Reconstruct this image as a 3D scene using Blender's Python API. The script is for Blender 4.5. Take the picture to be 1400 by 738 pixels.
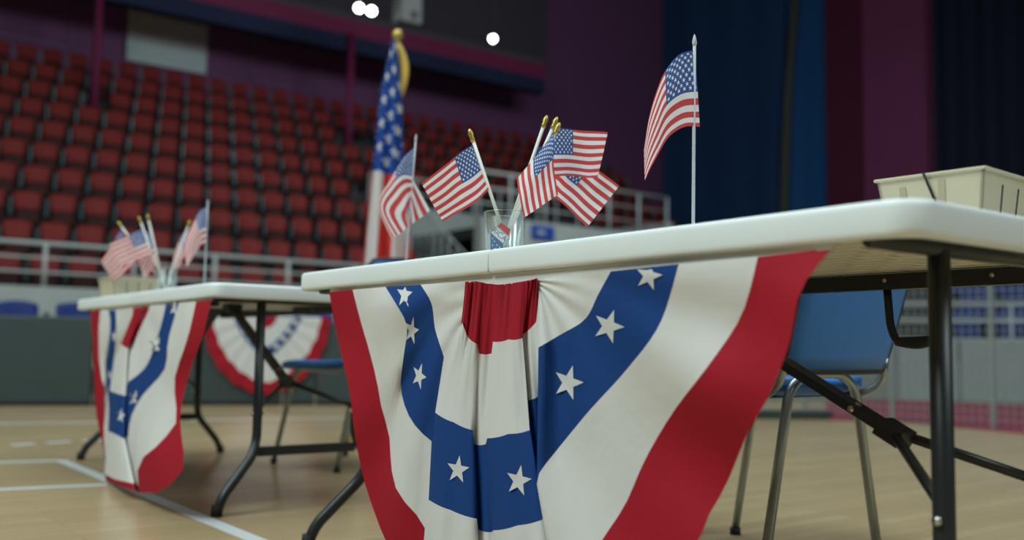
import bpy, bmesh, math, random
from mathutils import Vector, Matrix
from mathutils.bvhtree import BVHTree
random.seed(7)
for o in list(bpy.data.objects): bpy.data.objects.remove(o, do_unlink=True)
scene = bpy.context.scene
COL = scene.collection
PI = math.pi

# ------------------------------------------------------------------ camera
F, PITCH, ROLL, HC = 1328.5, 0.0807, 0.0148, 0.5436
cam_d = bpy.data.cameras.new('camera'); cam = bpy.data.objects.new('camera', cam_d); COL.objects.link(cam)
cam_d.sensor_width = 36.0; cam_d.lens = 36.0 * F / 1400.0; cam_d.clip_start = 0.05; cam_d.clip_end = 200
FW = Vector((0, math.cos(PITCH), math.sin(PITCH))); UP0 = Vector((0, -math.sin(PITCH), math.cos(PITCH))); RT0 = Vector((1, 0, 0))
RT = RT0 * math.cos(ROLL) + UP0 * math.sin(ROLL); UP = UP0 * math.cos(ROLL) - RT0 * math.sin(ROLL)
CAM = Vector((0, 0, HC))
cam.matrix_world = Matrix(((RT.x, UP.x, -FW.x, CAM.x), (RT.y, UP.y, -FW.y, CAM.y), (RT.z, UP.z, -FW.z, CAM.z), (0, 0, 0, 1)))
cam_d.dof.use_dof = True; cam_d.dof.focus_distance = 1.95; cam_d.dof.aperture_fstop = 1.9
scene.camera = cam

# ------------------------------------------------------------------ world, lights, exposure
scene.view_settings.view_transform = 'Standard'; scene.view_settings.look = 'None'
scene.view_settings.gamma = 1.0; scene.view_settings.use_curve_mapping = False
scene.view_settings.exposure = 0.12
world = bpy.data.worlds.new('world'); scene.world = world; world.use_nodes = True
world.node_tree.nodes['Background'].inputs[0].default_value = (0.55, 0.65, 0.75, 1)
world.node_tree.nodes['Background'].inputs[1].default_value = 0.05
def area(name, loc, target, size, power, color, spread=180):
    d = bpy.data.lights.new(name, 'AREA'); d.shape = 'RECTANGLE'; d.size = size[0]; d.size_y = size[1]; d.energy = power; d.color = color
    d.spread = math.radians(spread)
    o = bpy.data.objects.new(name, d); COL.objects.link(o); o.location = loc
    o.rotation_euler = (Vector(target) - Vector(loc)).to_track_quat('-Z', 'Y').to_euler(); return o
area('ceiling_floodlights_court', (-5.0, -0.5, 8.0), (-0.3, 2.6, 0.3), (6, 4), 760, (0.86, 1.0, 0.99))
area('ceiling_floodlights_end', (6.0, -1.5, 7.5), (1.0, 3.0, 0.3), (5, 4), 330, (0.82, 0.97, 1.0))
area('ceiling_floodlights_middle', (0.5, 6.5, 11.0), (0.5, 5.5, 0), (9, 7), 640, (0.88, 1.0, 0.98))
area('ceiling_floodlights_stand', (5.5, 11.0, 7.6), (-1.5, 21, 5.0), (5, 2.5), 175, (0.86, 0.97, 1.0), 130)

# ------------------------------------------------------------------ helpers
def ray(px, py): return (FW * F + RT * (px - 700) - UP * (py - 369)).normalized()
def at_plane(px, py, p, n):
    d = ray(px, py); return CAM + d * ((Vector(p) - CAM).dot(n) / d.dot(n))
def at_y(px, py, y):
    d = ray(px, py); return CAM + d * (y / d.y)
def at_z(px, py, z):
    d = ray(px, py); return CAM + d * ((z - HC) / d.z)
def project(p):
    d = Vector(p) - CAM; f = d.dot(FW)
    return (700 + F * d.dot(RT) / f, 369 - F * d.dot(UP) / f)

def mk(name, verts, faces, mat, parent=None, smooth=True, uvs=None, loc=None):
    me = bpy.data.meshes.new(name); me.from_pydata([tuple(v) for v in verts], [], faces); me.validate(); me.update()
    if uvs:
        l = me.uv_layers.new(name='UVMap')
        for p in me.polygons:
            for li in p.loop_indices: l.data[li].uv = uvs[me.loops[li].vertex_index]
    me.materials.append(mat)
    for p in me.polygons: p.use_smooth = smooth
    o = bpy.data.objects.new(name, me); COL.objects.link(o)
    if parent: o.parent = parent
    if loc: o.location = loc
    return o
def frombm(name, bm, mat, parent=None, smooth=False, loc=None):
    bmesh.ops.recalc_face_normals(bm, faces=bm.faces[:])
    me = bpy.data.meshes.new(name); bm.to_mesh(me); bm.free(); me.materials.append(mat)
    for p in me.polygons: p.use_smooth = smooth
    o = bpy.data.objects.new(name, me); COL.objects.link(o)
    if parent: o.parent = parent
    if loc: o.location = loc
    return o
def tag(o, label, cat, group=None):
    o['label'] = label; o['category'] = cat
    if group: o['group'] = group
    return o
def struct(o): o['kind'] = 'structure'; return o
def empty(name, label, cat, loc=(0, 0, 0), rz=0, group=None):
    o = bpy.data.objects.new(name, None); COL.objects.link(o); o.location = loc; o.rotation_euler = (0, 0, rz); o.empty_display_size = 0.1
    return tag(o, label, cat, group)
def copy_tree(o, parent=None):
    c = o.copy(); COL.objects.link(c); c.parent = parent
    for ch in o.children: copy_tree(ch, c)
    return c
def abox(bm, c, size, bevel=0.0, seg=2, mat=None):
    r = bmesh.ops.create_cube(bm, size=1.0); vs = r['verts']
    bmesh.ops.scale(bm, verts=vs, vec=size)
    if bevel:
        es = list({e for v in vs for e in v.link_edges})
        b = bmesh.ops.bevel(bm, geom=es, offset=bevel, segments=seg, profile=0.5, affect='EDGES')
        vs = list({v for f in b['faces'] for v in f.verts} | {v for v in vs if v.is_valid})
    if mat: bmesh.ops.transform(bm, verts=vs, matrix=mat)
    bmesh.ops.translate(bm, verts=vs, vec=c)
    return vs
def box(name, c, size, mat, parent=None, bevel=0.0, seg=2, rz=0, smooth=False):
    bm = bmesh.new(); abox(bm, (0, 0, 0), size, bevel, seg); o = frombm(name, bm, mat, parent, smooth)
    o.location = c; o.rotation_euler = (0, 0, rz); return o
def smooth_path(pts, n=6):
    pts = [Vector(p) for p in pts]; out = []
    for i in range(len(pts) - 1):
        p0 = pts[max(i - 1, 0)]; p1 = pts[i]; p2 = pts[i + 1]; p3 = pts[min(i + 2, len(pts) - 1)]
        for k in range(n):
            t = k / n
            out.append(0.5 * ((2 * p1) + (p2 - p0) * t + (2 * p0 - 5 * p1 + 4 * p2 - p3) * t * t + (3 * p1 - p0 - 3 * p2 + p3) * t ** 3))
    out.append(pts[-1]); return out
def fillet(pts, r, n=6):
    pts = [Vector(p) for p in pts]; out = [pts[0]]
    for i in range(1, len(pts) - 1):
        a, b, c = pts[i - 1], pts[i], pts[i + 1]; rr = min(r, (a - b).length * .45, (c - b).length * .45)
        p = b + (a - b).normalized() * rr; q = b + (c - b).normalized() * rr
        for k in range(n + 1):
            t = k / n; out.append(p * (1 - t) ** 2 + b * 2 * t * (1 - t) + q * t * t)
    out.append(pts[-1]); return out
def tube_geo(path, rad, seg=10, ra=None, rb=None, up=None):
    path = [Vector(p) for p in path]; n = len(path); V = []; Fc = []
    t0 = (path[1] - path[0]).normalized(); ref = Vector(up) if up else (Vector((0, 0, 1)) if abs(t0.z) < .9 else Vector((1, 0, 0)))
    nrm = (ref - t0 * ref.dot(t0)).normalized()
    for i, p in enumerate(path):
        t = (path[min(i + 1, n - 1)] - path[max(i - 1, 0)]).normalized(); nrm = (nrm - t * nrm.dot(t)).normalized(); b = t.cross(nrm)
        r = rad[i] if isinstance(rad, (list, tuple)) else rad
        for k in range(seg):
            a = 2 * PI * k / seg; V.append(p + nrm * (r * (ra or 1) * math.cos(a)) + b * (r * (rb or 1) * math.sin(a)))
    for i in range(n - 1):
        for k in range(seg):
            k2 = (k + 1) % seg; Fc.append((i * seg + k, i * seg + k2, (i + 1) * seg + k2, (i + 1) * seg + k))
    Fc.append(tuple(range(seg - 1, -1, -1))); Fc.append(tuple((n - 1) * seg + k for k in range(seg)))
    return V, Fc
def tube(name, path, rad, mat, parent=None, seg=10, **k):
    V, Fc = tube_geo(path, rad, seg, **k); return mk(name, V, Fc, mat, parent)
def bar_geo(a, b, wv, hv):
    a, b, wv, hv = Vector(a), Vector(b), Vector(wv), Vector(hv)
    V = [p + wv * i + hv * j for p in (a, b) for i, j in ((-.5, -.5), (.5, -.5), (.5, .5), (-.5, .5))]
    return V, [(0, 1, 2, 3), (7, 6, 5, 4), (0, 4, 5, 1), (1, 5, 6, 2), (2, 6, 7, 3), (3, 7, 4, 0)]
def bar(name, a, b, wid, thk, mat, parent=None, side=None):
    a, b = Vector(a), Vector(b); t = (b - a).normalized(); s = Vector(side) if side else Vector((0, 0, 1)).cross(t)
    if s.length < 1e-4: s = Vector((1, 0, 0))
    s = (s - t * s.dot(t)).normalized(); h = t.cross(s)
    V, Fc = bar_geo(a, b, s * wid, h * thk); return mk(name, V, Fc, mat, parent, smooth=False)
def lathe(name, prof, mat, parent=None, seg=32, loc=None, close=False):
    V = []; Fc = []
    for r, z in prof:
        for k in range(seg): V.append((r * math.cos(2 * PI * k / seg), r * math.sin(2 * PI * k / seg), z))
    n = len(prof)
    for i in range(n - 1):
        for k in range(seg):
            k2 = (k + 1) % seg; Fc.append((i * seg + k, i * seg + k2, (i + 1) * seg + k2, (i + 1) * seg + k))
    if prof[0][0] > 1e-5: Fc.append(tuple(range(seg - 1, -1, -1)))
    if prof[-1][0] > 1e-5 and not close: Fc.append(tuple((n - 1) * seg + k for k in range(seg)))
    return mk(name, V, Fc, mat, parent, loc=loc)

# ------------------------------------------------------------------ materials
class NB:
    def __init__(s, name):
        s.m = bpy.data.materials.new(name); s.m.use_nodes = True; s.nt = s.m.node_tree; s.b = s.nt.nodes['Principled BSDF']
    def n(s, t, **k):
        x = s.nt.nodes.new(t)
        for a, v in k.items(): setattr(x, a, v)
        return x
    def l(s, a, b): s.nt.links.new(a, b)
    def math(s, op, a, b=None, c=None):
        x = s.n('ShaderNodeMath', operation=op)
        for i, v in enumerate((a, b, c)):
            if v is None: continue
            if isinstance(v, (int, float)): x.inputs[i].default_value = v
            else: s.l(v, x.inputs[i])
        return x.outputs[0]
    def mix(s, f, a, b):
        x = s.n('ShaderNodeMix', data_type='RGBA')
        for i, v in ((0, f), (6, a), (7, b)):
            if isinstance(v, (int, float)): x.inputs[i].default_value = v
            elif isinstance(v, tuple): x.inputs[i].default_value = (*v, 1) if len(v) == 3 else v
            else: s.l(v, x.inputs[i])
        return x.outputs[2]
    def coord(s, kind='Object'): return s.n('ShaderNodeTexCoord').outputs[kind]
    def noise(s, vec, scale, detail=3, rough=.5):
        x = s.n('ShaderNodeTexNoise'); x.inputs['Scale'].default_value = scale; x.inputs['Detail'].default_value = detail; x.inputs['Roughness'].default_value = rough
        s.l(vec, x.inputs['Vector']); return x.outputs['Fac']
    def mapping(s, vec, scale=(1, 1, 1), rot=(0, 0, 0)):
        x = s.n('ShaderNodeMapping'); x.inputs['Scale'].default_value = scale; x.inputs['Rotation'].default_value = rot; s.l(vec, x.inputs['Vector']); return x.outputs[0]
    def bump(s, h, strength=.2, dist=.01):
        x = s.n('ShaderNodeBump'); x.inputs['Strength'].default_value = strength; x.inputs['Distance'].default_value = dist; s.l(h, x.inputs['Height']); s.l(x.outputs[0], s.b.inputs['Normal'])
    def setp(s, **k):
        for a, v in k.items(): s.b.inputs[a.replace('_', ' ')].default_value = v
def plain(name, c, rough=.5, metal=0.0, vary=.12, scale=6, spec=.5, bump=0, bscale=60):
    b = NB(name); v = b.coord(); f = b.noise(v, scale)
    b.l(b.mix(f, tuple(x * (1 - vary) for x in c), tuple(min(1, x * (1 + vary)) for x in c)), b.b.inputs['Base Color'])
    b.setp(Roughness=rough, Metallic=metal); b.b.inputs['Specular IOR Level'].default_value = spec
    if bump: b.bump(b.noise(v, bscale, 4), bump, .002)
    return b.m
def cloth(name, c, weave=1400):
    b = NB(name); v = b.coord(); f = b.noise(v, 9, 4)
    b.l(b.mix(f, tuple(x * .9 for x in c), tuple(min(1, x * 1.06) for x in c)), b.b.inputs['Base Color'])
    b.setp(Roughness=.75); b.b.inputs['Specular IOR Level'].default_value = .25
    b.bump(b.noise(b.mapping(v, (1, 1, 1)), 35, 5), .12, .01)
    tr = b.n('ShaderNodeBsdfTranslucent'); tr.inputs[0].default_value = (*c, 1)
    mx = b.n('ShaderNodeMixShader'); mx.inputs[0].default_value = .18
    out = b.nt.nodes['Material Output']; b.l(b.b.outputs[0], mx.inputs[1]); b.l(tr.outputs[0], mx.inputs[2]); b.l(mx.outputs[0], out.inputs[0])
    return b.m
def flag_mat(name, red, white, blue, starscale=1.0):
    b = NB(name); uv = b.n('ShaderNodeUVMap'); sp = b.n('ShaderNodeSeparateXYZ'); b.l(uv.outputs[0], sp.inputs[0]); u, v = sp.outputs[0], sp.outputs[1]
    idx = b.math('FLOOR', b.math('MULTIPLY', b.math('SUBTRACT', 1.0, v), 13.0)); odd = b.math('MODULO', idx, 2.0)
    stripes = b.mix(odd, red, white)
    can = b.math('MULTIPLY', b.math('LESS_THAN', u, .4), b.math('GREATER_THAN', v, 6 / 13))
    X = b.math('MULTIPLY', u, 12 / .4); Y = b.math('MULTIPLY', b.math('SUBTRACT', v, 6 / 13), 10 * 13 / 7)
    i = b.math('ROUND', X); j = b.math('ROUND', Y)
    dx = b.math('MULTIPLY', b.math('SUBTRACT', X, i), 1.5 * .4 / 12); dy = b.math('MULTIPLY', b.math('SUBTRACT', Y, j), 7 / 130)
    par = b.math('LESS_THAN', b.math('MODULO', b.math('ADD', i, j), 2.0), .5)
    inr = b.math('MULTIPLY', b.math('MULTIPLY', b.math('GREATER_THAN', i, .5), b.math('LESS_THAN', i, 11.5)), b.math('MULTIPLY', b.math('GREATER_THAN', j, .5), b.math('LESS_THAN', j, 9.5)))
    a = b.math('ARCTAN2', dx, dy); r = b.math('SQRT', b.math('ADD', b.math('MULTIPLY', dx, dx), b.math('MULTIPLY', dy, dy)))
    w = 2 * PI / 5
    am = b.math('ABSOLUTE', b.math('SUBTRACT', b.math('MODULO', b.math('ADD', a, w * 5.5), w), w / 2))
    val = b.math('MULTIPLY', r, b.math('ADD', b.math('MULTIPLY', b.math('COSINE', am), .2245), b.math('MULTIPLY', b.math('SINE', am), .691)))
    star = b.math('MULTIPLY', b.math('MULTIPLY', b.math('LESS_THAN', val, .2245 * .034 * starscale), par), inr)
    b.l(b.mix(can, stripes, b.mix(star, blue, white)), b.b.inputs['Base Color'])
    b.setp(Roughness=.7); b.b.inputs['Specular IOR Level'].default_value = .25
    col = b.b.inputs['Base Color'].links[0].from_socket
    tr = b.n('ShaderNodeBsdfTranslucent'); b.l(col, tr.inputs[0]); mx = b.n('ShaderNodeMixShader'); mx.inputs[0].default_value = .33
    out = b.nt.nodes['Material Output']; b.l(b.b.outputs[0], mx.inputs[1]); b.l(tr.outputs[0], mx.inputs[2]); b.l(mx.outputs[0], out.inputs[0])
    return b.m
def emis(name, c, s):
    b = NB(name); b.b.inputs['Emission Color'].default_value = (*c, 1); b.b.inputs['Emission Strength'].default_value = s; b.b.inputs['Base Color'].default_value = (*c, 1); return b.m
def glass_mat(name):
    b = NB(name); nt = b.nt; tr = b.n('ShaderNodeBsdfTransparent'); tr.inputs[0].default_value = (.86, .91, .91, 1); g = b.n('ShaderNodeBsdfGlossy'); g.inputs['Roughness'].default_value = .12; g.inputs[0].default_value = (.9, .95, .95, 1)
    lw = b.n('ShaderNodeLayerWeight'); lw.inputs[0].default_value = .35; mx = b.n('ShaderNodeMixShader'); b.l(b.math('ADD', b.math('MULTIPLY', lw.outputs['Facing'], .55), .06), mx.inputs[0]); b.l(tr.outputs[0], mx.inputs[1]); b.l(g.outputs[0], mx.inputs[2])
    b.l(mx.outputs[0], nt.nodes['Material Output'].inputs[0]); return b.m
def wood_floor():
    b = NB('maple_floor'); v = b.coord(); m = b.mapping(v, (1, 1, 1), (0, 0, -0.6394))
    br = b.n('ShaderNodeTexBrick'); br.offset = .37; br.squash = 1; b.l(m, br.inputs['Vector'])
    br.inputs['Color1'].default_value = (.49, .38, .22, 1); br.inputs['Color2'].default_value = (.41, .305, .165, 1); br.inputs['Mortar'].default_value = (.26, .19, .10, 1)
    br.inputs['Scale'].default_value = 1; br.inputs['Brick Width'].default_value = 1.1; br.inputs['Row Height'].default_value = .065; br.inputs['Mortar Size'].default_value = .0012; br.inputs['Bias'].default_value = .1
    g = b.noise(b.mapping(m, (2.5, 40, 1)), 3, 4)
    c = b.mix(b.math('MULTIPLY', g, .45), br.outputs[0], (.34, .26, .15))
    b.l(c, b.b.inputs['Base Color']); rn = b.noise(v, 2.0)
    b.l(b.math('ADD', b.math('MULTIPLY', rn, .14), .17), b.b.inputs['Roughness']); b.b.inputs['Specular IOR Level'].default_value = .5
    return b.m
def table_under():
    b = NB('table_underside_bounce'); v = b.coord(); b.b.inputs['Base Color'].default_value = (.90, .84, .66, 1); b.setp(Roughness=.6)  # same white plastic, with warm light bounced off the floor put into its colour
    br = b.n('ShaderNodeTexBrick'); b.l(v, br.inputs['Vector']); br.inputs['Scale'].default_value = 1; br.inputs['Brick Width'].default_value = .075; br.inputs['Row Height'].default_value = .045
    br.inputs['Mortar Size'].default_value = .012; br.inputs['Mortar Smooth'].default_value = 1.0
    b.bump(br.outputs['Fac'], 1.0, .012); return b.m

M = dict(
    red=cloth('bunting_red', (.42, .010, .025)), white=cloth('bunting_white', (.77, .765, .74)), blue=cloth('bunting_blue', (.009, .058, .245)),
    star=cloth('star_white', (.78, .78, .76)),
    plastic=plain('white_table_plastic', (.80, .86, .87), .45, vary=.03), under=table_under(),
    black=plain('black_powder_coat', (.018, .018, .018), .42), legblack=plain('dark_leg_steel', (.020, .024, .026), .38), rubber=plain('rubber_foot', (.012, .012, .012), .8),
    steel=plain('bolt_steel', (.6, .6, .58), .3, 1.0), chrome=plain('grey_tube_steel', (.38, .42, .42), .28, .85),
    chairblue=plain('chair_blue', (.045, .22, .62), .5, vary=.08, scale=40, bump=.1, bscale=500), chairtrim=plain('chair_trim', (.025, .022, .02), .6),
    flag=flag_mat('small_flag', (.66, .075, .08), (.88, .85, .84), (.045, .11, .33), 1.0),
    bigflag=flag_mat('pole_flag', (.75, .07, .05), (.80, .80, .80), (.02, .09, .40), 0.95),
    stick=plain('white_stick', (.78, .77, .70), .5), stick2=plain('grey_stick', (.55, .57, .62), .4), gold=plain('gold_tip', (.52, .37, .10), .35, .6), goldcloth=plain('gold_fringe', (.65, .42, .08), .8),
    glass=glass_mat('glass'), tan=plain('tan_carton', (.55, .49, .34), .75, vary=.06, scale=20), dark=plain('dark_gap', (.015, .015, .015), .8), tandark=plain('tan_recess', (.42, .36, .24), .8),
    printred=plain('print_red', (.55, .10, .10), .4), printblue=plain('print_blue', (.10, .17, .30), .4), printwhite=plain('print_white', (.75, .77, .76), .4),
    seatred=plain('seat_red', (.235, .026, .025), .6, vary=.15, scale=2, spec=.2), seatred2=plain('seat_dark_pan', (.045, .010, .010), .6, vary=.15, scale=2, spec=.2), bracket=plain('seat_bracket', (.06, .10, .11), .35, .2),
    seatblue=plain('seat_blue', (.008, .028, .17), .55, spec=.3), concrete=plain('terrace_concrete', (.035, .034, .036), .85), whitewall=plain('pale_wall', (.42, .46, .45), .7),
    rail=plain('rail_grey', (.48, .52, .52), .45), barrier=plain('barrier_pad', (.035, .055, .055), .55, vary=.1), purple=plain('purple_wall', (.19, .070, .18), .8, vary=.08, scale=.6), darkwall=plain('dark_upper_wall', (.085, .075, .10), .8),
    magenta=plain('magenta_paint', (.21, .016, .085), .7), navy=plain('navy_paint', (.012, .022, .075), .8), bluecurtain=plain('blue_drape', (.018, .070, .20), .75, vary=.15, scale=.7), navycurtain=plain('dark_navy_drape', (.007, .013, .042), .8), bluebright=plain('bright_blue_drape', (.018, .13, .38), .7),
    maroon=plain('maroon_paint', (.12, .014, .045), .8), magentawall=plain('magenta_panel', (.26, .055, .16), .75), rope=plain('olive_cord', (.10, .11, .07), .8),
    banner=plain('white_banner', (.58, .54, .56), .7), bannerlow=plain('pale_banner', (.60, .70, .72), .7), frame=plain('purple_frame', (.20, .10, .20), .6),
    pinkmat=plain('pink_mat', (.26, .045, .075), .6), darkgreen=plain('dark_green_kerb', (.02, .035, .03), .6), net=plain('net_cord', (.22, .25, .25), .8), sidewall=plain('grey_side_wall', (.24, .28, .28), .7), signblue=plain('sign_blue', (.02, .07, .38), .4))
M['floor'] = wood_floor(); M['line'] = plain('court_line_paint', (.62, .68, .70), .3, vary=.05); M['lamp'] = emis('floodlight_glow', (.9, 1.0, .97), 14); M['housing'] = plain('lamp_housing', (.05, .06, .06), .5); M['speaker'] = plain('speaker_grey', (.30, .31, .32), .6)

# ------------------------------------------------------------------ arena frame: w runs along the stand, u points into it
YAW = 0.6370
U = Vector((-math.sin(YAW), math.cos(YAW), 0)); W = Vector((math.cos(YAW), math.sin(YAW), 0)); Z = Vector((0, 0, 1))
def A(s, t, z): return W * s + U * t + Z * z
def on_t(px, py, t): p = at_plane(px, py, U * t, U); return p.dot(W), p.z
def on_s(px, py, s): p = at_plane(px, py, W * s, W); return p.dot(U), p.z
def abx(name, s0, s1, t0, t1, z0, z1, mat, parent=None, bevel=0):
    o = box(name, A((s0 + s1) / 2, (t0 + t1) / 2, (z0 + z1) / 2), (s1 - s0, t1 - t0, z1 - z0), mat, parent, bevel); o.rotation_euler = (0, 0, YAW); return o

# floor and painted court lines
fl = struct(mk('floor', [(-30, -8, 0), (30, -8, 0), (30, 45, 0), (-30, 45, 0)], [(0, 1, 2, 3)], M['floor'], smooth=False))
def line(a, b, wid):
    a = at_z(*a, 0); b = at_z(*b, 0); d = (b - a).normalized(); n = Vector((-d.y, d.x, 0)) * wid / 2; h = Z * .0015
    V = [a + n + h, a - n + h, b - n + h, b + n + h]; V += [v - h * .9 for v in V]
    mk('painted_line', V, [(0, 1, 2, 3), (0, 4, 5, 1), (1, 5, 6, 2), (2, 6, 7, 3), (3, 7, 4, 0)], M['line'], fl, smooth=False)
line((84, 629.5), (420, 767), .05); line((-40, 633), (86, 629.5), .05); line((-40, 671), (146, 662.5), .05)
line((-40, 579), (134, 577), .05); line((260, 574), (760, 568), .05)
for k in range(3): line((16 + k * 49, 608.5 - k * 3), (47 + k * 49, 606.5 - k * 3), .07)

# walls and ceiling of the arena
TB, SE = 23.5, 23.7
struct(abx('wall_back', -14, SE + 1, TB, TB + .3, 0, 14, M['purple'])); struct(abx('wall_back_upper', -14, on_t(748, 60, TB - .05)[0], TB - .06, TB - .002, 9.3, 14, M['darkwall']))
struct(box('ceiling', (0, 10, 14.2), (70, 70, .3), M['darkwall']))
def tz(px): return on_s(px, 200, SE)[0]
tb, tm0, tm1, tm2 = TB, tz(1145), tz(1191), tz(1278)
wv = []; n = 60   # heavy blue drape in folds along the end wall
def drape(name, t0, t1, mat, label, amp=.025, per=1.6, s0=SE, z0=0.1, z1=13.8, off=0):
    n = max(8, int(abs(t1 - t0) / per * 8)); V = []
    for z in (z0, z1):
        for i in range(n + 1):
            t = t0 + (t1 - t0) * i / n; V.append(A(s0 - off + amp * math.sin(i * 2 * PI / 8) * (1 + .3 * math.sin(i * .37)), t, z))
    V += [v + W * .05 for v in V]; m = n + 1; Fc = []
    for i in range(n):
        Fc.append((i, i + 1, m + i + 1, m + i)); Fc.append((2 * m + i, 3 * m + i, 3 * m + i + 1, 2 * m + i + 1))
    return tag(mk(name, V, Fc, mat), label, 'curtain')
struct(abx('wall_end', SE + .3, SE + .6, -8, TB, 0, 14, M['navy']))
tcord = tz(1078)
drape('stage_drape', TB - .1, tcord + .1, M['bluecurtain'], 'tall dark blue drape hanging on the end wall beside the purple wall')
drape('stage_drape', tcord, tm0, M['bluebright'], 'tall brighter blue drape hanging next to the maroon pillar')
tag(abx('wall_pillar', SE - .5, SE + .2, tm1, tm0, 0, 14, M['maroon']), 'tall dark maroon wall pillar beside the bright blue drape', 'pillar')
tag(abx('wall_panel', SE - .35, SE + .2, tm2, tm1, 0, 14, M['magentawall']), 'tall magenta wall panel between maroon pillar and black drape', 'panel')
drape('stage_drape', tm2, -6, M['navycurtain'], 'almost black navy drape hanging behind the tan carton tray', .02, .5)
c0 = at_plane(1088, 0, W * (SE - .4), W); c1 = at_plane(1072, 292, W * (SE - .4), W); c2 = c1 + (c1 - c0) * .8; c2.z = max(c2.z, .3)
tag(tube('hanging_cord', [c0 + (c0 - c1) * .15, c0 * .5 + c1 * .5 + U * .1, c1, c2], .12, M['rope'], seg=8), 'thick olive cord hanging down in front of the blue drapes', 'cord')

# beam on columns over the upper rows, banner, wall frames
TC = 21.25
def zb(y, px=478): return on_t(px, y, TC)[1]
sbe = on_t(742, 110, TC)[0]
beam = empty('roof_beam', 'long magenta and navy beam running over the upper red seats', 'beam', A(-10, TC, 0))
for nm, z0, z1, m in (('navy_panel', zb(72), zb(50), M['navy']), ('magenta_panel', zb(50), zb(28), M['magenta']), ('top_plate', zb(28), zb(20), M['darkwall'])):
    o = abx(nm, -10, sbe, TC - .1, TC + .25, z0, z1, m); o.parent = beam; o.matrix_parent_inverse = Matrix.Translation(-beam.location)
COLPOS = []; ZCOL = 1.63 + 6 * .560 + .002
for px, py, lab in ((128.5, 150, 'magenta column standing among red seats left of the white banner'), (477, 186, 'magenta column standing among red seats behind the pole flag')):
    s, z = on_t(px, py, TC - .25); COLPOS.append(A(s, TC - .25, 0)); z = ZCOL; c = empty('column', lab, 'column', A(s, TC - .25, z))
    tube('shaft', [(0, 0, 0), (0, 0, zb(50) - z)], .085, M['magenta'], c, 14); tube('collar', [(0, 0, 0), (0, 0, .12)], .14, M['magenta'], c, 14)
s0, _ = on_t(174, 50, TB - .1); s1, _ = on_t(283, 60, TB - .1); zt = on_t(228, 20, TB - .1)[1]; zl = on_t(228, 92, TB - .1)[1]; zm = on_t(228, 64, TB - .1)[1]
bn = empty('wall_banner', 'plain white banner hung on the purple wall above the red seats', 'banner', A((s0 + s1) / 2, TB - .1, zl))
for nm, z0, z1, m in (('upper_field', zm, zt, M['banner']), ('lower_field', zl, zm, M['bannerlow'])):
    o = abx(nm, s0, s1, TB - .12, TB - .08, z0, z1, m); o.parent = bn; o.matrix_parent_inverse = Matrix.Translation(-bn.location)
for x0, x1, ya, yb, lab in ((345, 440, 50, 128, 'thin empty rectangular frame on the purple wall right of the banner'), (-60, 106, -60, 62, 'large thin rectangular frame on the purple wall left of the banner'), (515, 575, 95, 158, 'small thin rectangular frame on the purple wall behind the pole flag')):
    xm = (x0 + x1) / 2; sa = on_t(x0, ya, TB)[0]; sb = on_t(x1, ya, TB)[0]; za = on_t(xm, ya + 6, TB)[1]; zc = on_t(xm, yb - 8, TB)[1]
    fr = empty('wall_frame', lab, 'frame', A(sa, TB, zc))
    for (a, b, c, d) in ((sa, sb, za - .06, za), (sa, sb, zc, zc + .06), (sa, sa + .06, zc, za), (sb - .06, sb, zc, za)):
        o = abx('frame_bar', a, b, TB - .06, TB, c, d, M['frame']); o.parent = fr; o.matrix_parent_inverse = Matrix.Translation(-fr.location)

# floodlights and loudspeaker under the roof
def flood(heads, lab, t, r):
    s, z = on_t(*heads[0], t); L = empty('floodlight', lab, 'lamp', A(s, t, z))
    inv = Matrix.Translation(-L.location)
    for (px, py) in heads:
        s, z = on_t(px, py, t); p = A(s, t, z); d = (Vector((0, 1, 1)) - p).normalized(); q = d.to_track_quat('Z', 'Y').to_matrix().to_4x4(); q.translation = p
        h = lathe('housing', [(.02, -.35), (r * .6, -.3), (r * 1.05, 0), (r * 1.1, .04), (r * .98, .04), (r * .98, .0)], M['housing'], None, 20, close=True); h.matrix_world = q; h.parent = L; h.matrix_parent_inverse = inv
        g = lathe('lens', [(0.001, .045), (r * .6, .04), (r * .95, .02)], M['lamp'], None, 20, close=True); g.matrix_world = q; g.parent = L; g.matrix_parent_inverse = inv
        y = tube('hanger', [p + Vector((0, 0, r * .6)) - d * .15, Vector((p.x, p.y, 14.05)) - d * .15], .03, M['housing'], None, 6); y.parent = L; y.matrix_parent_inverse = inv
flood([(491, 11), (508, 15)], 'pair of glowing floodlight heads hanging above the red stand', 18.0, .085)
flood([(674, 53)], 'single round glowing floodlight hanging right of the pole flag', 18.0, .075)
s, z = on_t(557, 14, 17.5); sk = empty('loudspeaker', 'pale grey loudspeaker cabinet hanging beside the pair of floodlights', 'loudspeaker', A(s, 17.5, z)); sk.rotation_euler = (0, 0, YAW)
box('cabinet', (0, 0, .05), (.5, .4, .72), M['speaker'], sk, .03); lathe('cone', [(.001, 0), (.05, .03), (.09, .0)], M['housing'], sk, 16, loc=(.05, -.2, -.15), close=True).rotation_euler = (PI / 2, 0, 0)
tube('hanger', [(0, 0, .4), (0, 0, 13.9 - z)], .03, M['housing'], sk, 6)

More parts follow.
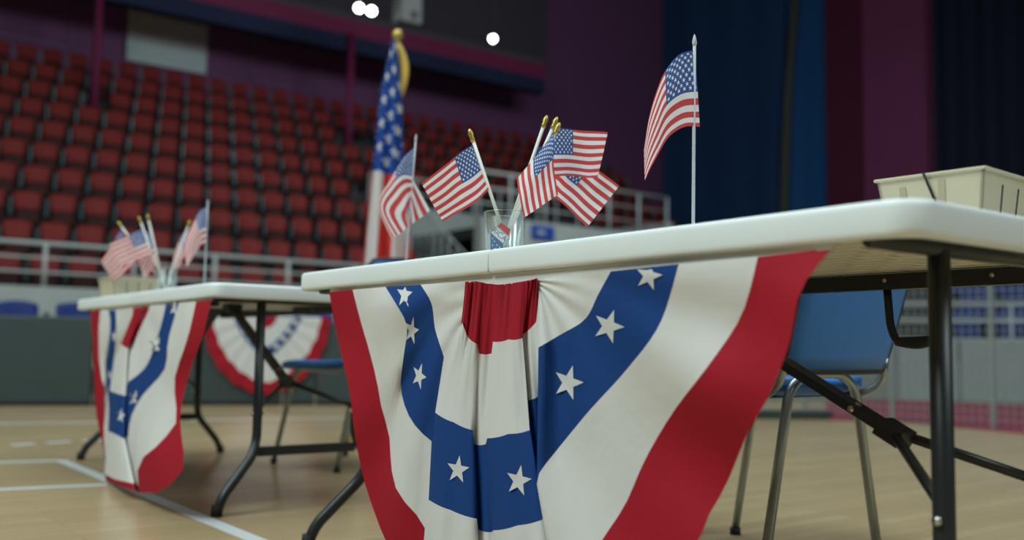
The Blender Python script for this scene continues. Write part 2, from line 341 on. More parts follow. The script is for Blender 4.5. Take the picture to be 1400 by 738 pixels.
# ------------------------------------------------------------------ red grandstand
T0, TREAD, Z0, RISE = 16.0, 0.80, 1.63, 0.560
VS0, VS1, SEND = 9.95, 15.2, 19.4
gs = empty('grandstand', 'dark concrete grandstand of steep steps under the red seats', 'grandstand', A(-3, 14.6, 0))
gi = Matrix.Translation(-gs.location)
def gpart(nm, *a):
    o = abx(nm, *a); o.parent = gs; o.matrix_parent_inverse = gi; return o
for n in range(-1, 9):
    t0 = T0 + n * TREAD - .45; z1 = Z0 + n * RISE; z0 = max(z1 - RISE - .1, 0)
    if n <= 3:
        gpart('step', -4, VS0, t0, t0 + TREAD + .1, z0, z1, M['concrete']); gpart('step', VS1, SEND + .6, t0, t0 + TREAD + .1, z0, z1, M['concrete'])
    else: gpart('step', -4, SEND + .6, t0, (TB - .08 if n == 8 else t0 + TREAD + .1), z0, z1, M['concrete'])
gpart('front_wall', -4, VS0, 14.55, 14.76, 0, 1.30, M['whitewall']); gpart('front_wall', VS1, SEND + .6, 14.55, 14.76, 0, 1.30, M['whitewall'])
gpart('end_wall', SEND + .6, SEND + .8, 14.6, TB - .08, 0, 3.0, M['concrete'])
vz = on_t(860, 296, 14.6)[1]
# tunnel block with its pale front
vom = empty('entrance_block', 'pale walled entrance block with a blue sign set into the red stand', 'entrance block', A(VS0, 14.6, 0)); vi = Matrix.Translation(-vom.location)
def vpart(nm, *a):
    o = abx(nm, *a); o.parent = vom; o.matrix_parent_inverse = vi; return o
vpart('front_wall', VS0 + .05, VS1 - .05, 14.45, 14.7, 0, 2.95, M['whitewall']); 
for n in range(-1, 4): vpart('side_wall', VS0 + .02, VS0 + .2, T0 + n * TREAD - .45, T0 + (n + 1) * TREAD - .46, 0, Z0 + n * RISE + .12, M['whitewall'])
vpart('side_wall', VS1 - .2, VS1 - .02, 14.7, 18.7, 0, 3.3, M['whitewall'])
vpart('back_wall', VS0 + .2, VS1 - .2, 18.5, 18.7, 0, Z0 + 3 * RISE + .3, M['whitewall']); vpart('roof_slab', VS0 + .2, VS1 - .2, 14.7, 18.7, 2.6, 2.8, M['concrete'])
sa, za = on_t(727, 307, 14.42); sb, zc = on_t(757, 329, 14.42)
vpart('sign', sa, sb, 14.4, 14.45, zc, za, M['signblue'])
vpart('sign_mark', sa + .12, sa + .3, 14.385, 14.4, zc + .1, za - .1, M['rail'])
def railing(lab, s0, s1, t, z0, h, nb, step, r=.028, name='railing'):
    R = empty(name, lab, 'railing', A(s0, t, z0)); inv = Matrix.Translation(-R.location)
    def add(o): o.parent = R; o.matrix_parent_inverse = inv
    for k in range(nb): add(tube('rail_bar', [A(s0, t, z0 + h * (k + 1) / nb), A(s1, t, z0 + h * (k + 1) / nb)], r if k == nb - 1 else r * .6, M['rail'], None, 8))
    m = max(1, round(abs(s1 - s0) / step))
    for k in range(m + 1): s = s0 + (s1 - s0) * k / m; add(tube('post', [A(s, t, z0), A(s, t, z0 + h)], r, M['rail'], None, 8))
railing('grey rail along the front of the red stand', -2, VS0, 14.65, 1.30, .60, 3, 1.2, .032)
HR = empty('stair_rail', 'grey stair rail climbing the stand beside the pale entrance block', 'railing', A(VS0 + .11, 14.8, 0)); hi = Matrix.Translation(-HR.location)
hp_ = [A(VS0 + .11, T0 + n * TREAD - .1 * k * 0 - .05 + .4 * k, Z0 + n * RISE + .12) for n in range(-1, 4) for k in (0,)]
for q in hp_:
    for dt in (0, .27, .54):
        o = tube('post', [q + U * (dt - .3), q + U * (dt - .3) + Z * (.95 + dt * .5)], .03, M['rail'], None, 8); o.parent = HR; o.matrix_parent_inverse = hi
o = tube('handrail', [hp_[0] - U * .3 + Z * .95, hp_[-1] + U * .3 + Z * 1.25], .024, M['rail'], None, 8); o.parent = HR; o.matrix_parent_inverse = hi
railing('grey rail on top of the pale entrance block', VS0 + .1, VS1 - .1, 14.8, 2.95, .9, 3, .8)
railing('grey rail in front of the upper rows above the entrance block', VS0, VS1, 18.72, Z0 + 3 * RISE, 1.0, 3, .6)
railing('grey rail along the front right of the entrance block', VS1, SEND, 14.65, 1.30, .60, 3, 1.2)

# red tip-up seats
def shell_geo(w, h, d, curve, seg=6, th=.03, taper=.9):
    V = []; Fc = []
    for side in (0, 1):
        for j in range(seg + 1):
            for i in range(seg + 1):
                a = i / seg * 2 - 1; v = j / seg; cut = 1 - .10 * max(0, abs(v * 2 - 1) - .6) / .4
                x = a * w / 2 * cut * (taper + (1 - taper) * v); y = curve * (1 - a * a) + side * th
                V.append((x, y + d * v, h * v - (.03 * a * a * v)))
    m = seg + 1; k = m * m
    for j in range(seg):
        for i in range(seg):
            a = j * m + i; Fc.append((a, a + 1, a + m + 1, a + m)); Fc.append((k + a, k + a + m, k + a + m + 1, k + a + 1))
    ring = [i for i in range(m)] + [j * m + seg for j in range(1, m)] + [seg * m + i for i in range(seg - 1, -1, -1)] + [j * m for j in range(seg - 1, 0, -1)]
    for a, b in zip(ring, ring[1:] + ring[:1]): Fc.append((a, k + a, k + b, b))
    return V, Fc
def make_seat(name, m1, m2):
    r = bpy.data.objects.new(name, None); COL.objects.link(r); r.empty_display_size = .1
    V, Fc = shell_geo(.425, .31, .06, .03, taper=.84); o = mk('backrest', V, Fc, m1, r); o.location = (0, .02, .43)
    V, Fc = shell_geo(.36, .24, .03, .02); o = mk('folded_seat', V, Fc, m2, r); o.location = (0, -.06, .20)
    bm = bmesh.new(); abox(bm, (.26, -.05, .47), (.05, .06, .30), .012, 1); abox(bm, (.26, .02, .12), (.03, .03, .24)); abox(bm, (.26, 0, .01), (.09, .14, .02)); frombm('bracket', bm, M['bracket'], r)
    return r
seat0 = make_seat('stadium_seat', M['seatred'], M['seatred2']); first = True; cnt = 0
for n in range(-1, 9):
    t = T0 + n * TREAD; z = Z0 + n * RISE; off = .26 if n % 2 else 0
    k = 0
    while True:
        s = 1.6 + off + k * .52; k += 1
        if s > SEND: break
        if n <= 3 and VS0 - .35 < s < VS1 + .35: continue
        px, py = project(A(s, t, z + .5))
        if px < -75 or px > 945: continue
        if any((A(s, t, 0) - q).length < .5 for q in COLPOS): continue
        o = seat0 if first else copy_tree(seat0); first = False; cnt += 1
        o.location = A(s, t, z); o.rotation_euler = (0, 0, YAW)
        row = ('lowest', 'second lowest', 'third', 'fourth', 'fifth', 'sixth', 'seventh', 'third highest', 'second highest', 'highest')[n + 1]
        zone = ('in the %s row above the front rail' % row if n <= 5 else 'in the %s row below the purple wall' % row) + (', right of the entrance' if n <= 3 and s > VS0 else '')
        tag(o, 'red stadium seat ' + zone, 'seat', 'red seats ' + zone)
print('SEATS', cnt)
# blue floor seats behind the barrier
bs0 = make_seat('spectator_chair', M['seatblue'], M['seatblue'])
TBL = 11.36
plat = tag(abx('seat_platform', 0.5, 7.2, TBL - .4, TBL + .6, 0, .24, M['concrete']), 'low dark platform carrying the blue floor seats behind the barrier', 'platform')
for k in range(10):
    o = bs0 if k == 0 else copy_tree(bs0); s = 1.35 + k * .58; o.location = A(s, TBL, .24); o.rotation_euler = (0, 0, YAW)
    tag(o, 'dark blue seat on the low platform behind the dark barrier', 'seat', 'blue seats behind the barrier')

# ------------------------------------------------------------------ dark court barrier
def onfl(px, py): return at_z(px, py, 0)
B = [onfl(-150, 555), onfl(430, 553.5), Vector((.6, 9.5, 0)), onfl(1047, 571)]
cb = empty('court_barrier', 'dark padded barrier panels standing round the court in front of the red stand', 'barrier', B[0])
bi = Matrix.Translation(-cb.location)
def along(a, b, p0, p1, px_list=None):
    pass
seams = []
d01 = (B[1] - B[0]).normalized(); L01 = (B[1] - B[0]).length; s128 = (at_plane(128, 500, B[0], Vector((d01.y, -d01.x, 0))) - B[0]).dot(d01)
cuts = [0, s128 - 1.6, s128, s128 + 1.6, L01]; cuts = sorted(c for c in cuts if 0 <= c <= L01)
segs = [(B[0] + d01 * a, B[0] + d01 * b) for a, b in zip(cuts, cuts[1:]) if b - a > .05]
for a, b in ((B[1], B[2]),):
    for k in range(2): segs.append((a.lerp(b, k / 2), a.lerp(b, (k + 1) / 2)))
BH = .76
for a, b in segs:
    d = b - a; o = box('panel', (a + b) / 2 + Z * (BH / 2 + .002), (d.length - .02, .10, BH), M['barrier'], None, .015, 2, math.atan2(d.y, d.x)); o.parent = cb; o.matrix_parent_inverse = bi
    o = box('base_strip', (a + b) / 2 + Z * .02 - Vector((d.y, -d.x, 0)).normalized() * -.055, (d.length - .03, .02, .035), M['rubber'], None, 0, 2, math.atan2(d.y, d.x)); o.parent = cb; o.matrix_parent_inverse = bi

# right-hand side of the arena: pink mat, kerb, pale wall, railing, blue seats, net
mk_pts = [onfl(1130, 575), onfl(1228, 576.5), onfl(1400, 593), onfl(1560, 612), onfl(1560, 560), onfl(1400, 553.5), onfl(1228, 548), onfl(1130, 547)]
V = [p + Z * .012 for p in mk_pts] + [Vector(p) for p in mk_pts]
Fc = [(0, 1, 6, 7), (1, 2, 5, 6), (2, 3, 4, 5)] + [(i, 8 + i, 8 + (i + 1) % 8, (i + 1) % 8) for i in range(8)]
tag(mk('floor_mat', V, Fc, M['pinkmat'], smooth=False), 'pink mat on the floor behind the sports net', 'mat')
a, b = onfl(900, 571), onfl(1135, 573); d = b - a
tag(box('kerb_strip', (a + b) / 2 + Z * .035, (d.length, .12, .07), M['darkgreen'], None, .01, 2, math.atan2(d.y, d.x)), 'low dark green kerb strip on the floor behind the blue chair', 'kerb')
P = [onfl(820, 548), onfl(1228, 546), onfl(1400, 551), onfl(1600, 560)]
wr = empty('side_wall', 'long low pale wall behind the sports net and pink mat', 'wall', P[0]); wi = Matrix.Translation(-wr.location)
for a, b in zip(P, P[1:]):
    d = b - a
    for k in range(2):
        q0 = a.lerp(b, k / 2); q1 = a.lerp(b, (k + 1) / 2); o = box('wall_board', (q0 + q1) / 2 + Z * .37, (d.length / 2 - .02, .12, .74), M['sidewall'], None, .01, 1, math.atan2(d.y, d.x)); o.parent = wr; o.matrix_parent_inverse = wi
# stand with blue seats
e = (P[2] - P[1]).normalized(); nrm = Vector((-e.y, e.x, 0))
rs = empty('side_stand', 'grey stepped stand carrying blue seats behind the low pale wall', 'stand', P[1] + nrm * 1.6); ri = Matrix.Translation(-rs.location)
rz = math.atan2(e.y, e.x)
def rb(nm, x0, x1, y0, y1, z0, z1, mat):
    o = box(nm, P[1] + e * (x0 + x1) / 2 + nrm * (y0 + y1) / 2 + Z * (z0 + z1) / 2, (x1 - x0, y1 - y0, z1 - z0), mat, None, 0, 2, rz); o.parent = rs; o.matrix_parent_inverse = ri; return o
for k in range(3): rb('step', -1.0, 9, 1.6 + k * .9, 2.5 + k * .9, 0, .45 + k * .42, M['sidewall'] if k == 0 else M['concrete'])
rb('back_wall', -1.0, 9, 4.3, 4.5, 0, 1.9, M['concrete']); rb('stair_cheek', -1.6, -1.1, 1.5, 4.4, 0, .9, M['sidewall'])
for k in range(3):
    for j in range(13):
        p = P[1] + e * (1.0 + j * .55 + (k % 2) * .2) + nrm * (2.15 + k * .9) + Z * (.45 + k * .42)
        px, py = project(p + Z * .5)
        if px < 1190 or px > 1440: continue
        o = copy_tree(bs0); o.location = p; o.rotation_euler = (0, 0, rz)
        tag(o, 'dark blue seat in the side stand behind the sports net', 'seat', 'blue seats in the side stand')
R = empty('railing', 'pale grey rail standing on the side stand in front of the blue seats', 'railing', P[1] + nrm * 1.4); inv = Matrix.Translation(-R.location)
def radd(o): o.parent = R; o.matrix_parent_inverse = inv
for h in (.75, 1.0, 1.22): radd(tube('rail_bar', [P[1] + e * -.2 + nrm * 1.35 + Z * h, P[1] + e * 8 + nrm * 1.35 + Z * h], .022, M['rail'], None, 8))
for k in range(11): q = P[1] + e * (-.2 + k * .82) + nrm * 1.35; radd(tube('post', [q, q + Z * 1.22], .022, M['rail'], None, 8))
# net: thin cords crossing in one sheet
na, nb_ = onfl(1100, 570), onfl(1520, 598); d = nb_ - na; Ln = d.length; d.normalize(); pn = Vector((-d.y, d.x, 0)); V = []; Fc = []
def strand(a, b, r):
    t = (b - a).normalized(); s1 = pn * r; s2 = t.cross(pn).normalized() * r; k = len(V)
    for p in (a, b):
        for q in (s1 + s2, s1 - s2, -s1 - s2, -s1 + s2): V.append(p + q)
    for i in range(4): j = (i + 1) % 4; Fc.append((k + i, k + j, k + 4 + j, k + 4 + i))
HN = 1.25; cell = .06
k = 0
while k * cell <= Ln: strand(na + d * k * cell + Z * .01, na + d * k * cell + Z * HN, .0026); k += 1
k = 0
while k * cell <= HN: strand(na + d * .0 + Z * (.01 + k * cell), nb_ + Z * (.01 + k * cell), .0026); k += 1
strand(na + Z * HN, nb_ + Z * HN, .008)
for f in range(4): q = na + d * Ln * f / 3; strand(q, q + Z * (HN + .02), .012)
nt = tag(mk('sports_net', V, Fc, M['net'], smooth=False), 'pale square-mesh sports net standing in front of the pink mat', 'net')

# ------------------------------------------------------------------ folding tables (local: -x runs along the front edge, +y to the back)
TL, TW, ZT, TH = 1.83, .76, .74, .048
O1, O2 = Vector((.4964, 1.1883, 0)), Vector((-.9513, 3.0813, 0))
RZ = YAW - PI / 2
def tabpt(o, s, w, z): return o + U * s + W * w + Z * z
def make_table(label, o):
    root = empty('folding_table', label, 'table', o, RZ)
    for half in (0, 1):
        x0, x1 = (-TL / 2 + .001, 0) if half == 0 else (-TL, -TL / 2 - .001)
        rc = .045; pts = []
        def corner(cx, cy, a0, r):
            for k in range(7): a = a0 + PI / 2 * k / 6; pts.append((cx + r * math.cos(a), cy + r * math.sin(a)))
        rr0 = rc if half == 1 else .002; rr1 = rc if half == 0 else .002
        corner(x1 - rr1, TW - rr1, 0, rr1); corner(x0 + rr0, TW - rr0, PI / 2, rr0); corner(x0 + rr0, rr0, PI, rr0); corner(x1 - rr1, rr1, 1.5 * PI, rr1)
        n = len(pts); cx, cy = (x0 + x1) / 2, TW / 2
        def inset(d): return [((x - cx) * (1 - d / ((x1 - x0) / 2)) + cx, (y - cy) * (1 - d / (TW / 2)) + cy) for x, y in pts]
        loops = [(inset(.007), ZT), (inset(.003), ZT - .0015), (inset(.001), ZT - .005), (pts, ZT - .010), (pts, ZT - TH + .010), (inset(.001), ZT - TH + .004), (inset(.003), ZT - TH + .001), (inset(.007), ZT - TH), (inset(.022), ZT - TH), (inset(.025), ZT - TH + .018)]
        V = []; Fc = [tuple(range(n))]
        for lp, z in loops: V += [(x, y, z) for x, y in lp]
        for i in range(len(loops) - 1):
            for k in range(n): k2 = (k + 1) % n; Fc.append((i * n + k, (i + 1) * n + k, (i + 1) * n + k2, i * n + k2))
        mk('tabletop_half', V, Fc, M['plastic'], root)
        ins = inset(.024); mk('underside_panel', [(x, y, ZT - TH + .017) for x, y in ins] + [(x, y, ZT - .006) for x, y in ins], [tuple(range(n - 1, -1, -1))] + [(k, n + k, n + (k + 1) % n, (k + 1) % n) for k in range(n)], M['under'], root, smooth=False)
    for y, xe in ((.09, -.22), (TW - .075, -.05)):
        r_ = bar('side_rail', (-TL - xe if y < .2 else -TL + .05, y, ZT - TH - .002), (xe, y, ZT - TH - .002), .028, .032, M['black'], root)
        for k in range(7): x = -.25 - k * .22; tube('rivet', [(x - 0, y - .0145, ZT - TH), (x, y - .0165, ZT - TH)], .0045, M['steel'], r_, 8)
    for sx, sg in ((.085, 1), (TL - .085, -1)):
        x = -sx; lz = ZT - TH + .002
        tube('leg_top_tube', [(x, .035, lz + .003), (x, TW - .035, lz + .003)], .0145, M['legblack'], root, 12)
        for y, o_ in ((.2, -1), (TW - .2, 1)):
            L = tube('leg', fillet([(x, y, lz), (x, y, .235), (x + sg * .02, y + o_ * .02, .18), (x + sg * .06, y + o_ * .13, .06), (x + sg * .065, y + o_ * .15, .012)], .09, 8), .0155, M['legblack'], root, 14)
            tube('foot_cap', [(x + sg * .0640, y + o_ * .1475, .035), (x + sg * .0653, y + o_ * .151, .001)], .0185, M['rubber'], L, 14)
            tube('bolt', [(x - .02 * 0, y - .0145, .315), (x, y - .0215, .315)], .007, M['steel'], L, 8); tube('bolt', [(x - .014, y + .014, .315), (x - .018, y + .024, .315)], .006, M['legblack'], L, 8)
        bar('leg_crossbar', (x, .2, .19), (x, TW - .2, .19), .024, .03, M['legblack'], root)
        jx, jz = -(.2665 if sg > 0 else TL - .2665), .411; tx = -(.83 if sg > 0 else TL - .83); yc = TW / 2
        br = bar('brace', (tx, yc, ZT - TH), (jx, yc, jz), .032, .016, M['black'], root, side=(0, 1, 0))
        dirv = (Vector((jx, yc, jz)) - Vector((tx, yc, ZT - TH))).normalized()
        bar('brace_collar', Vector((jx, yc, jz)) - dirv * .03, Vector((jx, yc, jz)) + dirv * .018, .044, .028, M['black'], br, side=(0, 1, 0))
        q = Vector((jx, yc, jz)) - dirv * .085; nv = Vector((0, 1, 0)).cross(dirv); nv = nv if nv.z > 0 else -nv
        tube('rivet', [q - Vector((0, .0155, 0)), q - Vector((0, .0185, 0))], .006, M['steel'], br, 8); tube('rivet', [q + nv * .007, q + nv * .010], .006, M['steel'], br, 8); tube('rivet', [q - nv * .007, q - nv * .0105], .006, M['steel'], br, 8)
        for y in (.2, TW - .2):
            tube('brace_arm', [Vector((jx, yc, jz)) - dirv * .01, (x, y - (.0 if y < yc else 0), .33)], .0085, M['black'], root, 8)
        bar('brace_mount', (tx - .03, yc, ZT - TH + .004), (tx + .03, yc, ZT - TH + .004), .06, .03, M['black'], root)
    hy = TW - .075; hz = ZT - TH
    h = tube('carry_handle', fillet([(-.475, hy, hz), (-.468, hy, .60), (-.455, hy, .568), (-.375, hy, .572), (-.365, hy, .60), (-.36, hy, hz)], .02, 5), .008, M['black'], root, 10)
    tube('handle_grip', smooth_path([(-.455, hy, .569), (-.41, hy, .567), (-.375, hy, .572)], 4), [.009, .010, .0115, .0125, .013, .0125, .0115, .010, .009], M['black'], h, 10)
    return root
make_table('white plastic folding table with fanned bunting, the large one carrying the tan tray', O1)
make_table('white plastic folding table standing beyond the first, in front of the dark barrier', O2)

# ------------------------------------------------------------------ bunting
def resample(poly, n):
    P_ = [Vector((*p, 0)) for p in poly]; P_ = smooth_path(P_, 8) if len(P_) > 2 else P_
    d = [0]
    for a, b in zip(P_, P_[1:]): d.append(d[-1] + (b - a).length)
    out = []
    for k in range(n):
        x = d[-1] * k / (n - 1); i = 0
        while i < len(d) - 2 and d[i + 1] < x: i += 1
        t = (x - d[i]) / max(d[i + 1] - d[i], 1e-9); q = P_[i].lerp(P_[i + 1], min(1, t)); out.append((q.x, q.y))
    return out
NAMES = [('centre_gather', 'red'), ('inner_white_band', 'white'), ('starred_blue_band', 'blue'), ('outer_white_band', 'white'), ('outer_red_band', 'red')]
def build_bunting(label, org, cols, w0, stars, topline, sub=6):
    # cols: list of (six ring pixels, depth offsets towards the viewer per ring)
    root = empty('fan_bunting', label, 'bunting', tabpt(org, TL / 2, w0, 0)); inv = Matrix.Translation(-root.location)
    N_ = -W; allV = []; allF = []
    grid = []
    for ci, (px, dl) in enumerate(cols):
        row = []
        for b in range(5):
            for k in range(sub + (1 if b == 4 else 0)):
                t = k / sub; x = px[b][0] * (1 - t) + px[b + 1][0] * t; y = px[b][1] * (1 - t) + px[b + 1][1] * t; de = dl[b] * (1 - t) + dl[b + 1] * t
                de += .0025 * math.sin(ci * 1.1 + b * 1.7 + t * 2) * min(1, (b + t) / 1.5)
                p = at_plane(x, y, tabpt(org, 0, w0, 0) + N_ * de, N_)
                if p.z < .006: p = at_z(x, y, .006 + .004 * abs(math.sin(ci)))
                row.append(p)
        grid.append(row)
    R_ = len(grid[0]); nc = len(grid)
    for b, (nm, mt) in enumerate(NAMES):
        r0 = b * sub; V = []; Fc = []
        for c in range(nc):
            for k in range(sub + 1): V.append(grid[c][r0 + k])
        for c in range(nc - 1):
            for k in range(sub): a = c * (sub + 1) + k; Fc.append((a, a + 1, a + sub + 2, a + sub + 1))
        o = mk(nm, V, Fc, M[mt]); o.parent = root; o.matrix_parent_inverse = inv
    V = []; Fc = []; tl = []
    for (x0, y0), (x1, y1) in zip(topline, topline[1:]): tl += [(x0 + (x1 - x0) * k / 4, y0 + (y1 - y0) * k / 4) for k in range(4)]
    tl.append(topline[-1])
    for (x, y) in tl:
        p = at_plane(x, y + 1.5, tabpt(org, 0, w0 - .001, 0), N_); V += [p, Vector((p.x, p.y, ZT - TH - .001)) + W * .004]
    Fc = [(2 * i, 2 * i + 1, 2 * i + 3, 2 * i + 2) for i in range(len(tl) - 1)]
    o = mk('header_tape', V, Fc, M['white']); o.parent = root; o.matrix_parent_inverse = inv
    V = [p for row in grid for p in row]; Fc = [(c * R_ + k, c * R_ + k + 1, (c + 1) * R_ + k + 1, (c + 1) * R_ + k) for c in range(nc - 1) for k in range(R_ - 1)]
    tree = BVHTree.FromPolygons([tuple(v) for v in V], Fc)
    for st in stars: put_star(tree, *st[:5], root, inv, *(st[5:]))
    return root
def put_star(tree, x, y, rx, ry, ang, root, inv, ymin=0):
    pts = [(x, y)]
    for ring in (.5, 1.0):
        for k in range(10):
            a = ang + k * PI / 5; r = (1 if k % 2 == 0 else .40) * ring; pts.append((x + rx * r * math.sin(a), max(ymin, y - ry * r * math.cos(a))))
    V = []; last = None
    for q in pts:
        d = ray(*q); hit = tree.ray_cast(CAM, d)
        if hit[0] is None:
            dist = last
            if dist is None: return
        else: dist = hit[3]
        if last is not None and abs(dist - last) > .05: dist = last
        last = dist if last is None else last
        V.append(CAM + d * (dist - .0022))
    Fc = [(0, 1 + k, 1 + (k + 1) % 10) for k in range(10)] + [(1 + k, 11 + k, 11 + (k + 1) % 10, 1 + (k + 1) % 10) for k in range(10)]
    o = mk('star', V, Fc, M['star'], smooth=True); o.parent = root; o.matrix_parent_inverse = inv

cols = []
n = 16
L_ = [resample(p, n) for p in (
    [(642, 385), (640, 410), (636, 442)], [(636, 385), (634, 410), (630, 446)], [(575, 389), (590, 415), (595, 450), (607, 488)],
    [(527, 392), (547, 425), (557, 447), (552, 485), (548, 530), (557, 564), (572, 587), (590, 603)],
    [(482, 396), (492, 435), (505, 480), (515, 520), (522, 559), (532, 594), (535, 639), (542, 669), (560, 694), (580, 714), (581, 722)],
    [(450, 399), (460, 455), (477, 530), (485, 594), (497, 654), (515, 709), (530, 745), (555, 800), (575, 830)])]
for i in range(n):
    t = i / (n - 1); f = .012 * math.sin(t * 9) ; fo = .02 * math.exp(-((t - .12) / .08) ** 2)
    cols.append(([L_[r][i] for r in range(6)], (0, .002, .004 + f * .5 + .004 * math.sin(t * 17), .006 + f + .012 * math.sin(t * 5) + .006 * math.sin(t * 17), .006 + f - fo + .007 * math.sin(t * 17 + .3), .012 - fo * 1.2 + .01 * math.sin(t * 7) + .008 * math.sin(t * 17 + .5))))
C_ = [
    [(638, 387), (632, 441), (595, 564), (586, 683), (577, 770), (570, 838)], [(648, 384), (640, 461), (620, 577), (616, 697), (612, 785), (608, 846)],
    [(660, 386), (653, 470), (647, 588), (652, 709), (655, 800), (655, 858)], [(663, 387), (655, 483), (648, 607), (654, 724), (657, 812), (657, 866)],
    [(680, 389), (672, 483), (664, 607), (673, 727), (680, 815), (682, 868)], [(683, 389), (674, 467), (666, 599), (674, 725), (681, 812), (683, 866)],
    [(700, 387), (695, 464), (695, 593), (708, 718), (722, 803), (730, 856)], [(718, 384), (714, 462), (724, 588), (742, 710), (757, 790), (768, 842)],
    [(728, 382), (715, 457), (722, 547), (737, 640), (748, 735), (760, 815)], [(735, 380), (733, 440), (738, 540), (741, 632), (750, 720), (765, 805)]]
D_ = [.022, .036, .030, .014, .016, .032, .040, .030, .004, .002]
for ki in range(len(C_)):
    k2 = min(ki + 1, len(C_) - 1); m = 1 if ki in (2, 4, 9) else 5
    for j in range(m):
        t = j / m; ts = t; amp = .006 * math.sin(ki * 5 + j * 2.4)
        px = [(C_[ki][r][0] * (1 - t) + C_[k2][r][0] * t, C_[ki][r][1] * (1 - t) + C_[k2][r][1] * t + (1.5 * math.sin(PI * t) if r > 0 else 0)) for r in range(6)]
        d = D_[ki] * (1 - t) + D_[k2] * t + .008 * math.sin(PI * t)
        cols.append((px, (.004 + amp * .8, d * .5 + amp * .6, d * .9, d * 1.1, d * 1.3, d * 1.4)))
n = 24
R_ = [resample(p, n) for p in (
    [(731, 381), (733, 387), (733, 395)][::-1], [(735, 381), (736, 388), (736, 396)][::-1], [(835, 371), (818, 402), (800, 436), (765, 458), (736, 475)][::-1],
    [(928, 361), (902, 443), (855, 507), (805, 562), (755, 623), (738, 645), (734, 662)][::-1],
    [(1036, 351), (1014, 430), (971, 496), (921, 562), (882, 628), (855, 689), (823, 738), (790, 790), (762, 822)][::-1],
    [(1137, 339), (1095, 396), (1081, 463), (1054, 535), (1021, 595), (993, 662), (968, 706), (955, 738), (915, 795), (850, 845), (785, 868)][::-1])]
for i in range(n):
    t = i / (n - 1); f = .010 * math.sin(t * 8 + 1); e1 = .03 * math.exp(-((t) / .10) ** 2)
    cols.append(([R_[r][i] for r in range(6)], (0, .001, .006 + e1 * .6 + f * .3 + .003 * math.sin(t * 21), .012 + e1 + f * .6 + .006 * math.sin(t * 21 + .2), .014 + e1 + f + .012 * math.sin(t * 12) + .008 * math.sin(t * 21 + .5), .012 + e1 + f + .02 * math.sin(t * 10 + .6) + .009 * math.sin(t * 21 + .8))))
build_bunting('large pleated fan bunting with white stars on the table carrying the strapped tray', O1, cols, .012, [
    (887, 377, 19, 21, .25, 368), (832, 446, 22, 24, .35), (777, 523, 21, 25, .30), (626, 642, 16, 20, .15), (709, 657, 18, 22, .2), (563, 452, 10, 20, .25), (573, 514, 10, 19, .4), (553, 403, 11, 19, .1, 392)],
    [(450, 399), (482, 396), (527, 392), (575, 389), (638, 386), (650, 384), (683, 389), (718, 384), (735, 380), (835, 371), (928, 361), (1036, 351), (1137, 339)])

cols = []
n = 10
L_ = [resample(p, n) for p in (
    [(184, 420), (184, 430), (176, 450)], [(182, 420), (180, 435), (168, 465)], [(158, 422), (159, 445), (157, 480), (152, 520)],
    [(148, 422), (151, 445), (146, 490), (147, 530), (149, 560)], [(137, 424), (135, 445), (136, 500), (143, 535), (142, 590), (144, 625)], [(124, 425), (127, 470), (129, 520), (132, 570), (141, 609), (144, 640)])]
for i in range(n): t = i / (n - 1); cols.append(([L_[r][i] for r in range(6)], (0, 0, .01 * math.sin(t * 6), .01 * math.sin(t * 7), .01, .015)))
C_ = [[(186, 419), (165, 470), (150, 534), (148, 589), (143, 648), (145, 657)], [(191, 419), (170, 474), (160, 538), (157, 593), (157, 655), (160, 663)], [(196, 418), (175, 476), (172, 541), (170, 600), (183, 661), (186, 671)], [(200, 418), (177, 470), (174, 530), (172, 595), (186, 655), (189, 673)]]
for ki in range(3):
    for j in range(4):
        t = j / 4; cols.append(([(C_[ki][r][0] * (1 - t) + C_[ki + 1][r][0] * t, C_[ki][r][1] * (1 - t) + C_[ki + 1][r][1] * t) for r in range(6)], [(.02 + .03 * math.sin(PI * (ki + t) / 3)) * q for q in (0, .5, 1, 1.5, 2, 2)]))
n = 14
R_ = [resample(p[::-1], n) for p in (
    [(203, 417), (196, 430), (180, 462)], [(205, 417), (200, 432), (182, 468)], [(227, 416), (217, 455), (200, 500), (175, 522)], [(244.6, 414), (230, 465), (225, 505), (195, 540), (179, 570), (175, 597)],
    [(268, 412), (257, 460), (239, 515), (240, 550), (241, 577), (215, 609), (190, 632), (189, 665)], [(289, 410), (277, 460), (262, 500), (252, 535), (246, 574), (252, 629), (245, 649), (220, 672), (191, 673)])]
for i in range(n):
    t = i / (n - 1); e1 = .05 * (1 - t); cols.append(([R_[r][i] for r in range(6)], (0, .002, .01 + e1 * .5, .012 + e1, .014 + e1 * 1.4 + .02 * math.sin(t * 9), .012 + e1 * 1.6 + .03 * math.sin(t * 8))))
build_bunting('pleated red, white and blue fan bunting on the table in front of the dark barrier', O2, cols, .012, [
    (214, 473, 13, 14, .3), (184, 545, 9, 13, .3), (165, 568, 6, 11, .2), (238, 421, 7, 12, .2), (156, 460, 4, 9, .1), (150, 512, 3, 8, .1)], [(124, 425), (137, 424), (158, 422), (186, 419), (205, 417), (245, 414), (289, 410)], sub=4)

